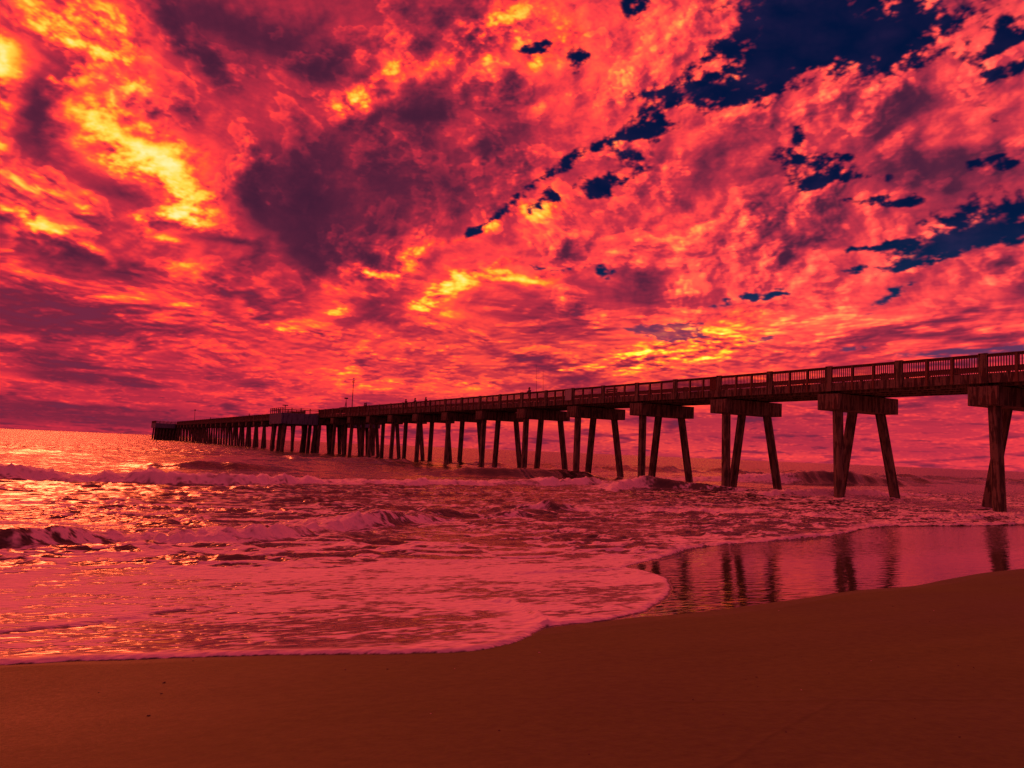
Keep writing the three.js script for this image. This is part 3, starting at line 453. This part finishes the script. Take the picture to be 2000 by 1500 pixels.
// ---------------------------------------------------------------- the pier: x across (0 = side towards the beach camera), z = -q
const D0 = 43, Q0 = 25.62, BAY = 10.12, WIDTH = 5.3, RAIL = 8.4, KERB = 7.37, SOFFIT = 6.85, PLAT = [157, 167.4], END = [388, 408];
const pier = thing('fishing_pier', 'long concrete fishing pier with timber railings running out over the surf', 'pier', null, toWorld(D0, 0), A0);
const sub = (name, z = 0) => { const g = new THREE.Group(); g.name = name; g.position.z = z; pier.add(g); return g; };
{
  const r = mulberry(5), capG = [0, 1, 2, 3].map((k) => shiftUv(bevelBox(5.75, 1.04, 1.7, 0.03), k * 0.27, 0.13 + k * 0.31)), endG = bevelBox(0.06, 0.98, 1.62, 0.012);
  const pileG = [0, 1, 2].map((v) => [[0.45, 0.55, -0.051, -0.076], [2.72, 1.25, 0.086, 0.243], [4.94, 0.86, 0.048, -0.173]].map(([x, z, bx, bz], k) => bar([x - 0 + bx * 9.2, 5.72 - 9.2, -(z + bz * 9.2)], [x, 5.72, -z], 0.52, v * 3 + k)));
  for (let k = -3; k <= 37; k++) {
    const q = Q0 + k * BAY, b = sub('pile_bent', -q), v = Math.floor(r() * 4);
    const cap = part(b, 'cap_beam', capG[v], M.concrete); cap.position.set(2.8, 6.16, -0.865); if (r() < 0.5) cap.rotation.y = Math.PI;
    const e = part(b, 'end_face', endG, M.concrete); e.position.set(-0.095, 6.16, -0.865);
    for (let n = 0; n < 3; n++) part(b, 'pile', pileG[(k + 9) % 3][n], M.concrete);
  }
  // deck: one span per bay
  const slabG = box(WIDTH - 0.36, 0.2, BAY - 0.02, WIDTH / 2, 7.1, 0), girdG = [0.7, 1.95, 3.3, 4.55].map((x, i) => box(0.32, 0.28, BAY - 0.03, x, 6.86, 0, i)), kerbG = [0, 1, 2].map((i) => shiftUv(box(0.18, KERB - SOFFIT, BAY - 0.025, 0, 0, 0), i * 0.3, i * 0.2));
  for (let k = -4; k < 38; k++) {
    const q = Q0 + 0.86 + (k + 0.5) * BAY; if (q > END[1]) continue;
    const s = sub('deck_span', -q);
    part(s, 'slab', slabG, M.concrete); for (const g of girdG) part(s, 'girder', g, M.concrete);
    for (const x of [0.09, WIDTH - 0.09]) { const e = part(s, 'edge_beam', kerbG[(k + 9) % 3], M.concrete); e.position.set(x, (KERB + SOFFIT) / 2, 0); }
  }
  // railing: a section every half bay, pilaster at its landward end, two posts between
  const H = BAY / 2, PW = 0.5, picket = box(0.03, 0.93, 0.05), pickets = [], pilG = [0, 1, 2, 3].map((i) => shiftUv(bevelBox(0.16, 1.62, PW, 0.02), i * 0.23, i * 0.37)), postG = box(0.09, 1.5, 0.14), railG = box(0.2, 0.05, H), headG = box(0.05, 0.11, H - PW), boardG = box(0.04, 0.26, H - PW), footG = box(0.05, 0.07, H - PW);
  let single = 0;
  for (let side = 0; side < 2; side++) for (let j = -8; j < 76; j++) {
    const q = Q0 + 0.86 + j * H, mid = q + H / 2; if (mid > END[0] || (mid > PLAT[0] - 1 && mid < PLAT[1] + 1)) continue;
    const s = sub('railing_section', -q), out = side ? WIDTH + 0.03 : -0.03, dir = side ? -1 : 1;
    part(s, 'pilaster', pilG[(j + 8) % 4], M.concrete).position.set(out, 7.64, 0);
    for (const t of [1, 2]) part(s, 'post', postG, M.post).position.set(out, 7.61, -PW / 2 - (t * (H - PW)) / 3);
    part(s, 'top_rail', railG, M.timber).position.set(out + 0.02 * dir, RAIL - 0.025, -H / 2);
    part(s, 'head_rail', headG, M.timber).position.set(out + 0.04 * dir, RAIL - 0.11, -H / 2);
    part(s, 'foot_rail', footG, M.timber).position.set(out + 0.04 * dir, KERB + 0.09, -H / 2);
    if (side) part(s, 'inner_board', boardG, M.timber).position.set(out - 0.09, RAIL - 0.2, -H / 2);
    for (let b = 0; b < 3; b++) for (let n = 0; n < 10; n++) {
      const z = -PW / 2 - ((b + (n + 0.75) / 10.5) * (H - PW)) / 3, x = out + 0.04 * dir, y = (RAIL + KERB) / 2 - 0.01;
      if (!side && q > 20 && single < 300) { single++; part(s, 'picket', picket, M.timber).position.set(x, y, z); } else pickets.push(moved(picket, x, y, z - q));
    }
  }
  // a platform that widens the pier: deck, deep skirt, railing, piles
  const platform = (name, q0, q1, x0, x1, rows, cols) => {
    const s = sub(name), L = q1 - q0, B = x1 - x0, zc = -(q0 + q1) / 2, xc = (x0 + x1) / 2;
    part(s, 'platform_deck', box(B - 0.4, 0.22, L - 0.4, xc, 7.24, zc), M.concrete);
    part(s, 'skirt', bevelBox(0.3, 2.05, L, 0.03), M.skirt).position.set(x0, 6.4, zc); part(s, 'skirt', bevelBox(0.3, 2.05, L, 0.03), M.skirt).position.set(x1, 6.4, zc);
    const a = -x0 - 0.02, fr = shiftUv(bevelBox(a - 0.3, 2.05, 0.3, 0.03), 0.3, 0.1);
    for (const z of [-q0, -q1]) { part(s, 'skirt', fr, M.skirt).position.set(x0 + 0.16 + (a - 0.3) / 2, 6.4, z); part(s, 'skirt', fr, M.skirt).position.set(x1 - 0.16 - (a - 0.3) / 2, 6.4, z); }
    const edge = (ax, az, bx, bz) => {
      const n = Math.max(2, Math.round(Math.hypot(bx - ax, bz - az) / 1.7)), lx = bx - ax, lz = bz - az;
      for (let i = 0; i <= n; i++) part(s, 'post', box(0.14, 1.1, 0.14), M.post).position.set(ax + (lx * i) / n, 7.87, az + (lz * i) / n);
      part(s, 'top_rail', box(Math.abs(lx) + 0.16, 0.05, Math.abs(lz) + 0.16), M.timber).position.set((ax + bx) / 2, RAIL + 0.04, (az + bz) / 2);
      part(s, 'middle_rail', box(Math.abs(lx) + 0.05, 0.12, Math.abs(lz) + 0.05), M.timber).position.set((ax + bx) / 2, RAIL - 0.3, (az + bz) / 2);
      const m = Math.round(Math.hypot(lx, lz) / 0.2); if (name !== 'side_platform' || lz === 0) for (let i = 1; i < m; i++) pickets.push(moved(picket, ax + (lx * i) / m, 7.9, az + (lz * i) / m));
    };
    for (const x of [x0, x1]) edge(x, -q0, x, -q1);
    for (const q of [q0, q1]) { edge(x0, -q, -0.1, -q); edge(WIDTH + 0.1, -q, x1, -q); }
    if (name === 'end_platform') edge(-0.1, -q1, WIDTH + 0.1, -q1);
    for (let i = 0; i < rows; i++) for (let j = 0; j < cols; j++) {
      const z = -(q0 + 1 + ((L - 2) * i) / (rows - 1)), x = x0 + 0.9 + ((B - 1.8) * j) / (cols - 1), sx = j < cols / 2 ? -1 : 1;
      part(s, 'pile', bar([x + sx * 0.5, -3.4, z + (i % 2 ? 0.7 : -0.6)], [x, 5.7, z], 0.62, i + j), M.concrete);
    }
  };
  platform('side_platform', PLAT[0], PLAT[1], -7, WIDTH + 7, 3, 4);
  platform('end_platform', END[0], END[1], -8, WIDTH + 8, 3, 16);
  part(pier, 'pickets', mergeGeometries(pickets), M.timber, 'stuff');
}
const onPier = (q, x, y = 7.2) => toWorld(D0 + x, q, y);

// ---------------------------------------------------------------- what stands on the pier
{
  const cyl = (r0, r1, h, x = 0, y = 0, z = 0, n = 8) => new THREE.CylinderGeometry(r1, r0, h, n).translate(x, y + h / 2, z);
  const mast = thing('weather_mast', 'tall thin weather mast with wind sensors on its crossarm above the pier railing', 'mast', null, onPier(139.5, 0.9), A0);
  part(mast, 'pole', cyl(0.09, 0.055, 6.0), M.metal);
  part(mast, 'brace', mergeGeometries([bar([0.06, 0.3, 0.05], [0.45, 0, 0.75], 0.05).toNonIndexed(), bar([0.04, 1.5, 0.03], [0.04, 0.02, 0.8], 0.05).toNonIndexed()]), M.metal);
  const arm = part(mast, 'crossarm', box(0.06, 0.06, 1.1, 0, 5.55, 0), M.metal);
  for (const z of [-0.5, 0.5]) { part(arm, 'wind_sensor', mergeGeometries([cyl(0.03, 0.03, 0.3, 0, 5.58, z), cyl(0.1, 0.1, 0.1, 0, 5.85, z)]), M.dark); }
  part(mast, 'vane', mergeGeometries([cyl(0.02, 0.02, 0.45, 0, 6, 0), box(0.03, 0.2, 0.5, 0, 6.35, 0).toNonIndexed() && cyl(0.1, 0.03, 0.22, 0, 6.3, 0.1)]), M.dark);
  const st = thing('instrument_stand', 'short instrument stand with a flat head beside the tall weather mast', 'instrument', null, onPier(142.5, 0.7), A0);
  part(st, 'base', box(1.6, 0.5, 2.4, 0, 1.05, 0), M.dark); part(st, 'leg', bar([-0.25, 1.3, 0.2], [0, 2.5, 0], 0.07), M.metal); part(st, 'leg', bar([0.25, 1.3, -0.3], [0, 2.5, 0], 0.07), M.metal); part(st, 'pole', cyl(0.05, 0.05, 1.5, 0, 1.3, 0), M.metal); part(st, 'head', bevelBox(0.55, 0.22, 0.5, 0.04), M.dark).position.set(0, 2.95, 0);
  const pole = thing('signal_pole', 'thin pole with a small box on top, far out along the pier', 'pole', null, onPier(338, 1), A0);
  part(pole, 'shaft', cyl(0.09, 0.07, 5.2), M.metal); part(pole, 'top_box', bevelBox(0.35, 0.6, 0.35, 0.05), M.dark).position.set(0, 5.2, 0);
  const lamp = thing('platform_post', 'short post with a flat dark top on the corner of the side platform', 'post', null, onPier(157.8, -6.4, 7.33), A0);
  part(lamp, 'shaft', bar([0, 0, 0], [0, 1.5, 0], 0.14), M.metal); part(lamp, 'flat_top', bevelBox(0.9, 0.14, 0.9, 0.03), M.dark).position.set(0, 1.55, 0);
  // fishing rods leaning on the rail
  for (const [q, lean, l, lab] of [[74.6, 0.1, 3.3, 'longer of two thin fishing rods propped upright against the pier railing'], [73.2, 0.05, 2.7, 'shorter of two thin fishing rods propped upright against the pier railing']]) {
    const o = thing('fishing_rod', lab, 'fishing rod', 'rods propped on the railing', onPier(q, 0.35), A0);
    part(o, 'blank', bar([0, 0.35, 0], [-0.12, l + 0.8, -lean], 0.035, 0, 0.35), M.dark); part(o, 'grip', bar([0, 0, 0], [0, 0.35, 0], 0.045), M.dark); part(o, 'reel', cyl(0.05, 0.05, 0.09, 0.05, 0.4, 0), M.metal);
  }
  // boards on the railing
  const sg = thing('notice_board', 'pale green notice board fixed to the outside of the pier railing', 'sign', null, onPier(67.6, -0.13, 7.25), A0);
  part(sg, 'panel', bevelBox(0.05, 1.12, 1.25, 0.012), M.sign).position.y = 0.56; part(sg, 'frame', mergeGeometries([box(0.04, 0.06, 1.3, -0.02, 1.13, 0), box(0.04, 0.06, 1.3, -0.02, 0, 0), box(0.04, 1.07, 0.06, -0.02, 0.565, 0.62), box(0.04, 1.07, 0.06, -0.02, 0.565, -0.62)]), M.timber);
  const ob = thing('rust_board', 'rust brown board standing behind the railing next to a pilaster', 'board', null, onPier(47.6, 0.35, 7.2), A0);
  part(ob, 'panel', bevelBox(0.05, 0.95, 1.1, 0.012), M.orange).position.y = 0.66; part(ob, 'leg', box(0.06, 0.5, 0.06, 0.06, 0.25, 0.4), M.timber); part(ob, 'leg', box(0.06, 0.5, 0.06, 0.06, 0.25, -0.4), M.timber);
  const benchLabel = [['slatted timber bench behind the pickets over the landward bent', 22.6, 1.1], ['dark timber bench behind the railing next to the green notice board', 62.4, 1.0]];
  for (const [label, q, x] of benchLabel) {
    const o = thing('pier_bench', label, 'bench', 'benches on the pier', onPier(q, x, 7.2), A0);
    for (let i = 0; i < 3; i++) part(o, 'seat_slat', box(0.13, 0.04, 1.8, -0.16 + i * 0.16, 0.46, 0), M.timber);
    for (let i = 0; i < 3; i++) part(o, 'back_slat', box(0.04, 0.13, 1.8, 0.27 + i * 0.02, 0.62 + i * 0.19, 0), M.timber);
    for (const z of [-0.75, 0.75]) part(o, 'leg', mergeGeometries([box(0.07, 0.44, 0.07, -0.16, 0.22, z), box(0.07, 1.05, 0.07, 0.34, 0.525, z)]), M.timber);
  }
  // people: one continuous body from tapered bones, coloured by clothing; hair is a part of its own
  const person = (pose, shirt, trousers) => {
    const size = 72, half = 1.0, mc = new MarchingCubes(size, M.dark, false, false, 60000), S = size;
    const J = { hipL: [-0.09, 0.93, 0], hipR: [0.09, 0.93, 0], kneeL: [-0.1, 0.5, 0.02], kneeR: [0.11, 0.5, 0.04], ankL: [-0.1, 0.08, 0], ankR: [0.12, 0.08, -0.02], pel: [0, 0.96, 0], waist: [0, 1.1, 0.01], chest: [0, 1.33, 0.03], neck: [0, 1.5, 0.05], head: [0, 1.64, 0.07], chin: [0, 1.57, 0.11], shL: [-0.19, 1.42, 0.03], shR: [0.19, 1.42, 0.03],
      elL: pose === 'lean' ? [-0.26, 1.2, 0.2] : [-0.26, 1.14, -0.02], elR: pose === 'lean' ? [0.26, 1.2, 0.2] : [0.27, 1.16, 0.06], wrL: pose === 'lean' ? [-0.14, 1.17, 0.4] : [-0.27, 0.89, 0.06], wrR: pose === 'lean' ? [0.14, 1.17, 0.4] : [0.2, 1.0, 0.3] };
    const hand = (w, s) => [0, 1, 2, 3, 4].map((i) => [[w[0], w[1], w[2]], i === 4 ? [w[0] - s * 0.05, w[1] - 0.01, w[2] + 0.06] : [w[0] + s * (i - 1.5) * 0.025, w[1] - 0.05, w[2] + 0.13 - 0.01 * Math.abs(i - 1.5)], 0.022, 0.014]);
    const bones = [[J.hipL, J.kneeL, 0.095, 0.065], [J.hipR, J.kneeR, 0.095, 0.065], [J.kneeL, J.ankL, 0.066, 0.046], [J.kneeR, J.ankR, 0.066, 0.046], [J.ankL, [J.ankL[0], 0.05, J.ankL[2] + 0.17], 0.05, 0.04], [J.ankR, [J.ankR[0] + 0.02, 0.05, J.ankR[2] + 0.17], 0.05, 0.04],
      [J.hipL, J.hipR, 0.12, 0.12], [J.pel, J.waist, 0.14, 0.13], [J.waist, J.chest, 0.13, 0.15], [J.shL, J.shR, 0.08, 0.08], [J.chest, J.neck, 0.12, 0.065], [J.neck, J.head, 0.058, 0.06], [J.head, [0, 1.68, 0.06], 0.1, 0.1], [J.head, J.chin, 0.08, 0.05], [[0, 1.635, 0.15], [0, 1.61, 0.185], 0.016, 0.018], [J.shL, J.elL, 0.06, 0.045], [J.shR, J.elR, 0.06, 0.045], [J.elL, J.wrL, 0.044, 0.032], [J.elR, J.wrR, 0.044, 0.032], ...hand(J.wrL, -1), ...hand(J.wrR, 1)];
    const f = mc.field, v = new THREE.Vector3();
    for (let k = 0; k < S; k++) for (let j = 0; j < S; j++) for (let i = 0; i < S; i++) {
      const x = ((i - S / 2) / (S / 2)) * half, y = ((j - S / 2) / (S / 2)) * half + 0.9, z = ((k - S / 2) / (S / 2)) * half; let sum = 0;
      if (Math.abs(x) < 0.5 && Math.abs(z) < 0.7) for (const [a, b, ra, rb] of bones) { const dx = b[0] - a[0], dy = b[1] - a[1], dz = b[2] - a[2], t = clamp(((x - a[0]) * dx + (y - a[1]) * dy + (z - a[2]) * dz) / (dx * dx + dy * dy + dz * dz)); const d = Math.hypot(x - a[0] - t * dx, y - a[1] - t * dy, z - a[2] - t * dz) - lerp(ra, rb, t); if (d < 0.4) sum += Math.exp(-d * 60); }
      f[k * S * S + j * S + i] = sum > 0 ? Math.log(sum) / 60 : -1;
    }
    mc.isolation = 0; mc.update();
    const n = mc.count, pos = new Float32Array(n * 3), nor = mc.normalArray.slice(0, n * 3), col = new Float32Array(n * 3);
    for (let i = 0; i < n; i++) {
      const x = mc.positionArray[i * 3] * half, y = mc.positionArray[i * 3 + 1] * half + 0.9, z = mc.positionArray[i * 3 + 2] * half; pos.set([x, y, z], i * 3);
      col.set(y < 0.11 ? [0.03, 0.03, 0.03] : y < 1.0 && Math.abs(x) < 0.21 && z < 0.22 ? trousers : y > 1.48 || z > 0.3 || Math.abs(x) > 0.24 && y < 1.16 ? [0.32, 0.2, 0.14] : shirt, i * 3);
    }
    const g = new THREE.BufferGeometry(); g.setAttribute('position', new THREE.BufferAttribute(pos, 3)); g.setAttribute('normal', new THREE.BufferAttribute(nor, 3)); g.setAttribute('color', new THREE.BufferAttribute(col, 3)); return g;
  };
  const bodyM = new THREE.MeshStandardMaterial({ vertexColors: true, roughness: 0.85 }), hairM = mat(0.03, 0.02, 0.015, 0.7);
  const hairG = new THREE.SphereGeometry(0.118, 14, 10, 0, Math.PI * 2, 0, Math.PI * 0.6).rotateX(-0.5).translate(0, 1.675, 0.05);
  const bodies = [person('lean', [0.1, 0.1, 0.13], [0.05, 0.05, 0.07]), person('stand', [0.2, 0.06, 0.05], [0.07, 0.07, 0.09])];
  const folk = [
    ['person in a dark shirt leaning on the railing where the two fishing rods stand', 76.2, 0, 0.42], ['taller person in a red shirt standing at the railing among a group of three', 105.2, 1, 0.55], ['person in a dark shirt leaning on the railing amid a group of three', 108.8, 0, 0.42], ['person in a red shirt standing at the seaward end of a group of three', 112.6, 1, 0.5],
    ['person in a dark shirt leaning on the railing just landward of the weather mast', 130.3, 0, 0.42], ['person in a red shirt standing next to another just landward of the weather mast', 131.6, 1, 0.6], ['lone person in a red shirt standing on the pier beyond the side platform', 228, 1, 0.5], ['lone person in a dark shirt leaning on the railing far out along the pier', 294, 0, 0.42],
  ];
  for (const [label, q, b, x] of folk) { const o = thing('person', label, 'person', 'people on the pier', onPier(q, x, 7.2), A0 - Math.PI / 2 + (b ? 0.3 : 0)); part(o, 'body', bodies[b], bodyM); part(o, 'hair', hairG, hairM); o.position.y = 7.21; }
}
// ---------------------------------------------------------------- scraps of shell on the sand
{
  const r = mulberry(99), list = [], base = [new THREE.IcosahedronGeometry(1, 0), new THREE.SphereGeometry(1, 6, 4, 0, Math.PI * 2, 0, Math.PI / 2)];
  const shells = new THREE.InstancedMesh(base[0], mat(1, 1, 1, 0.7), 160), m = new THREE.Matrix4(), c = new THREE.Color();
  for (let i = 0; i < 160; i++) {
    const q = 1 + r() * 7, p = -1 + r() * 18, s = 0.004 + 0.007 * r() * r(), v = toWorld(p, q, sandY(p, q) + s * 0.25);
    m.compose(v, new THREE.Quaternion().setFromEuler(new THREE.Euler(r() * 0.4, r() * 6, r() * 0.4)), new THREE.Vector3(s * (1 + r()), s * 0.55, s)); shells.setMatrixAt(i, m);
    const k = r() < 0.25 ? 0.55 : 0.05; shells.setColorAt(i, c.setRGB(k, k * 0.9, k * 0.75));
  }
  shells.name = 'shell_fragments'; shells.userData = { label: 'scattered small shell fragments and pebbles on the smooth sand', category: 'shells', kind: 'stuff' }; shells.castShadow = shells.receiveShadow = true; scene.add(shells);
}
renderer.render(scene, camera);
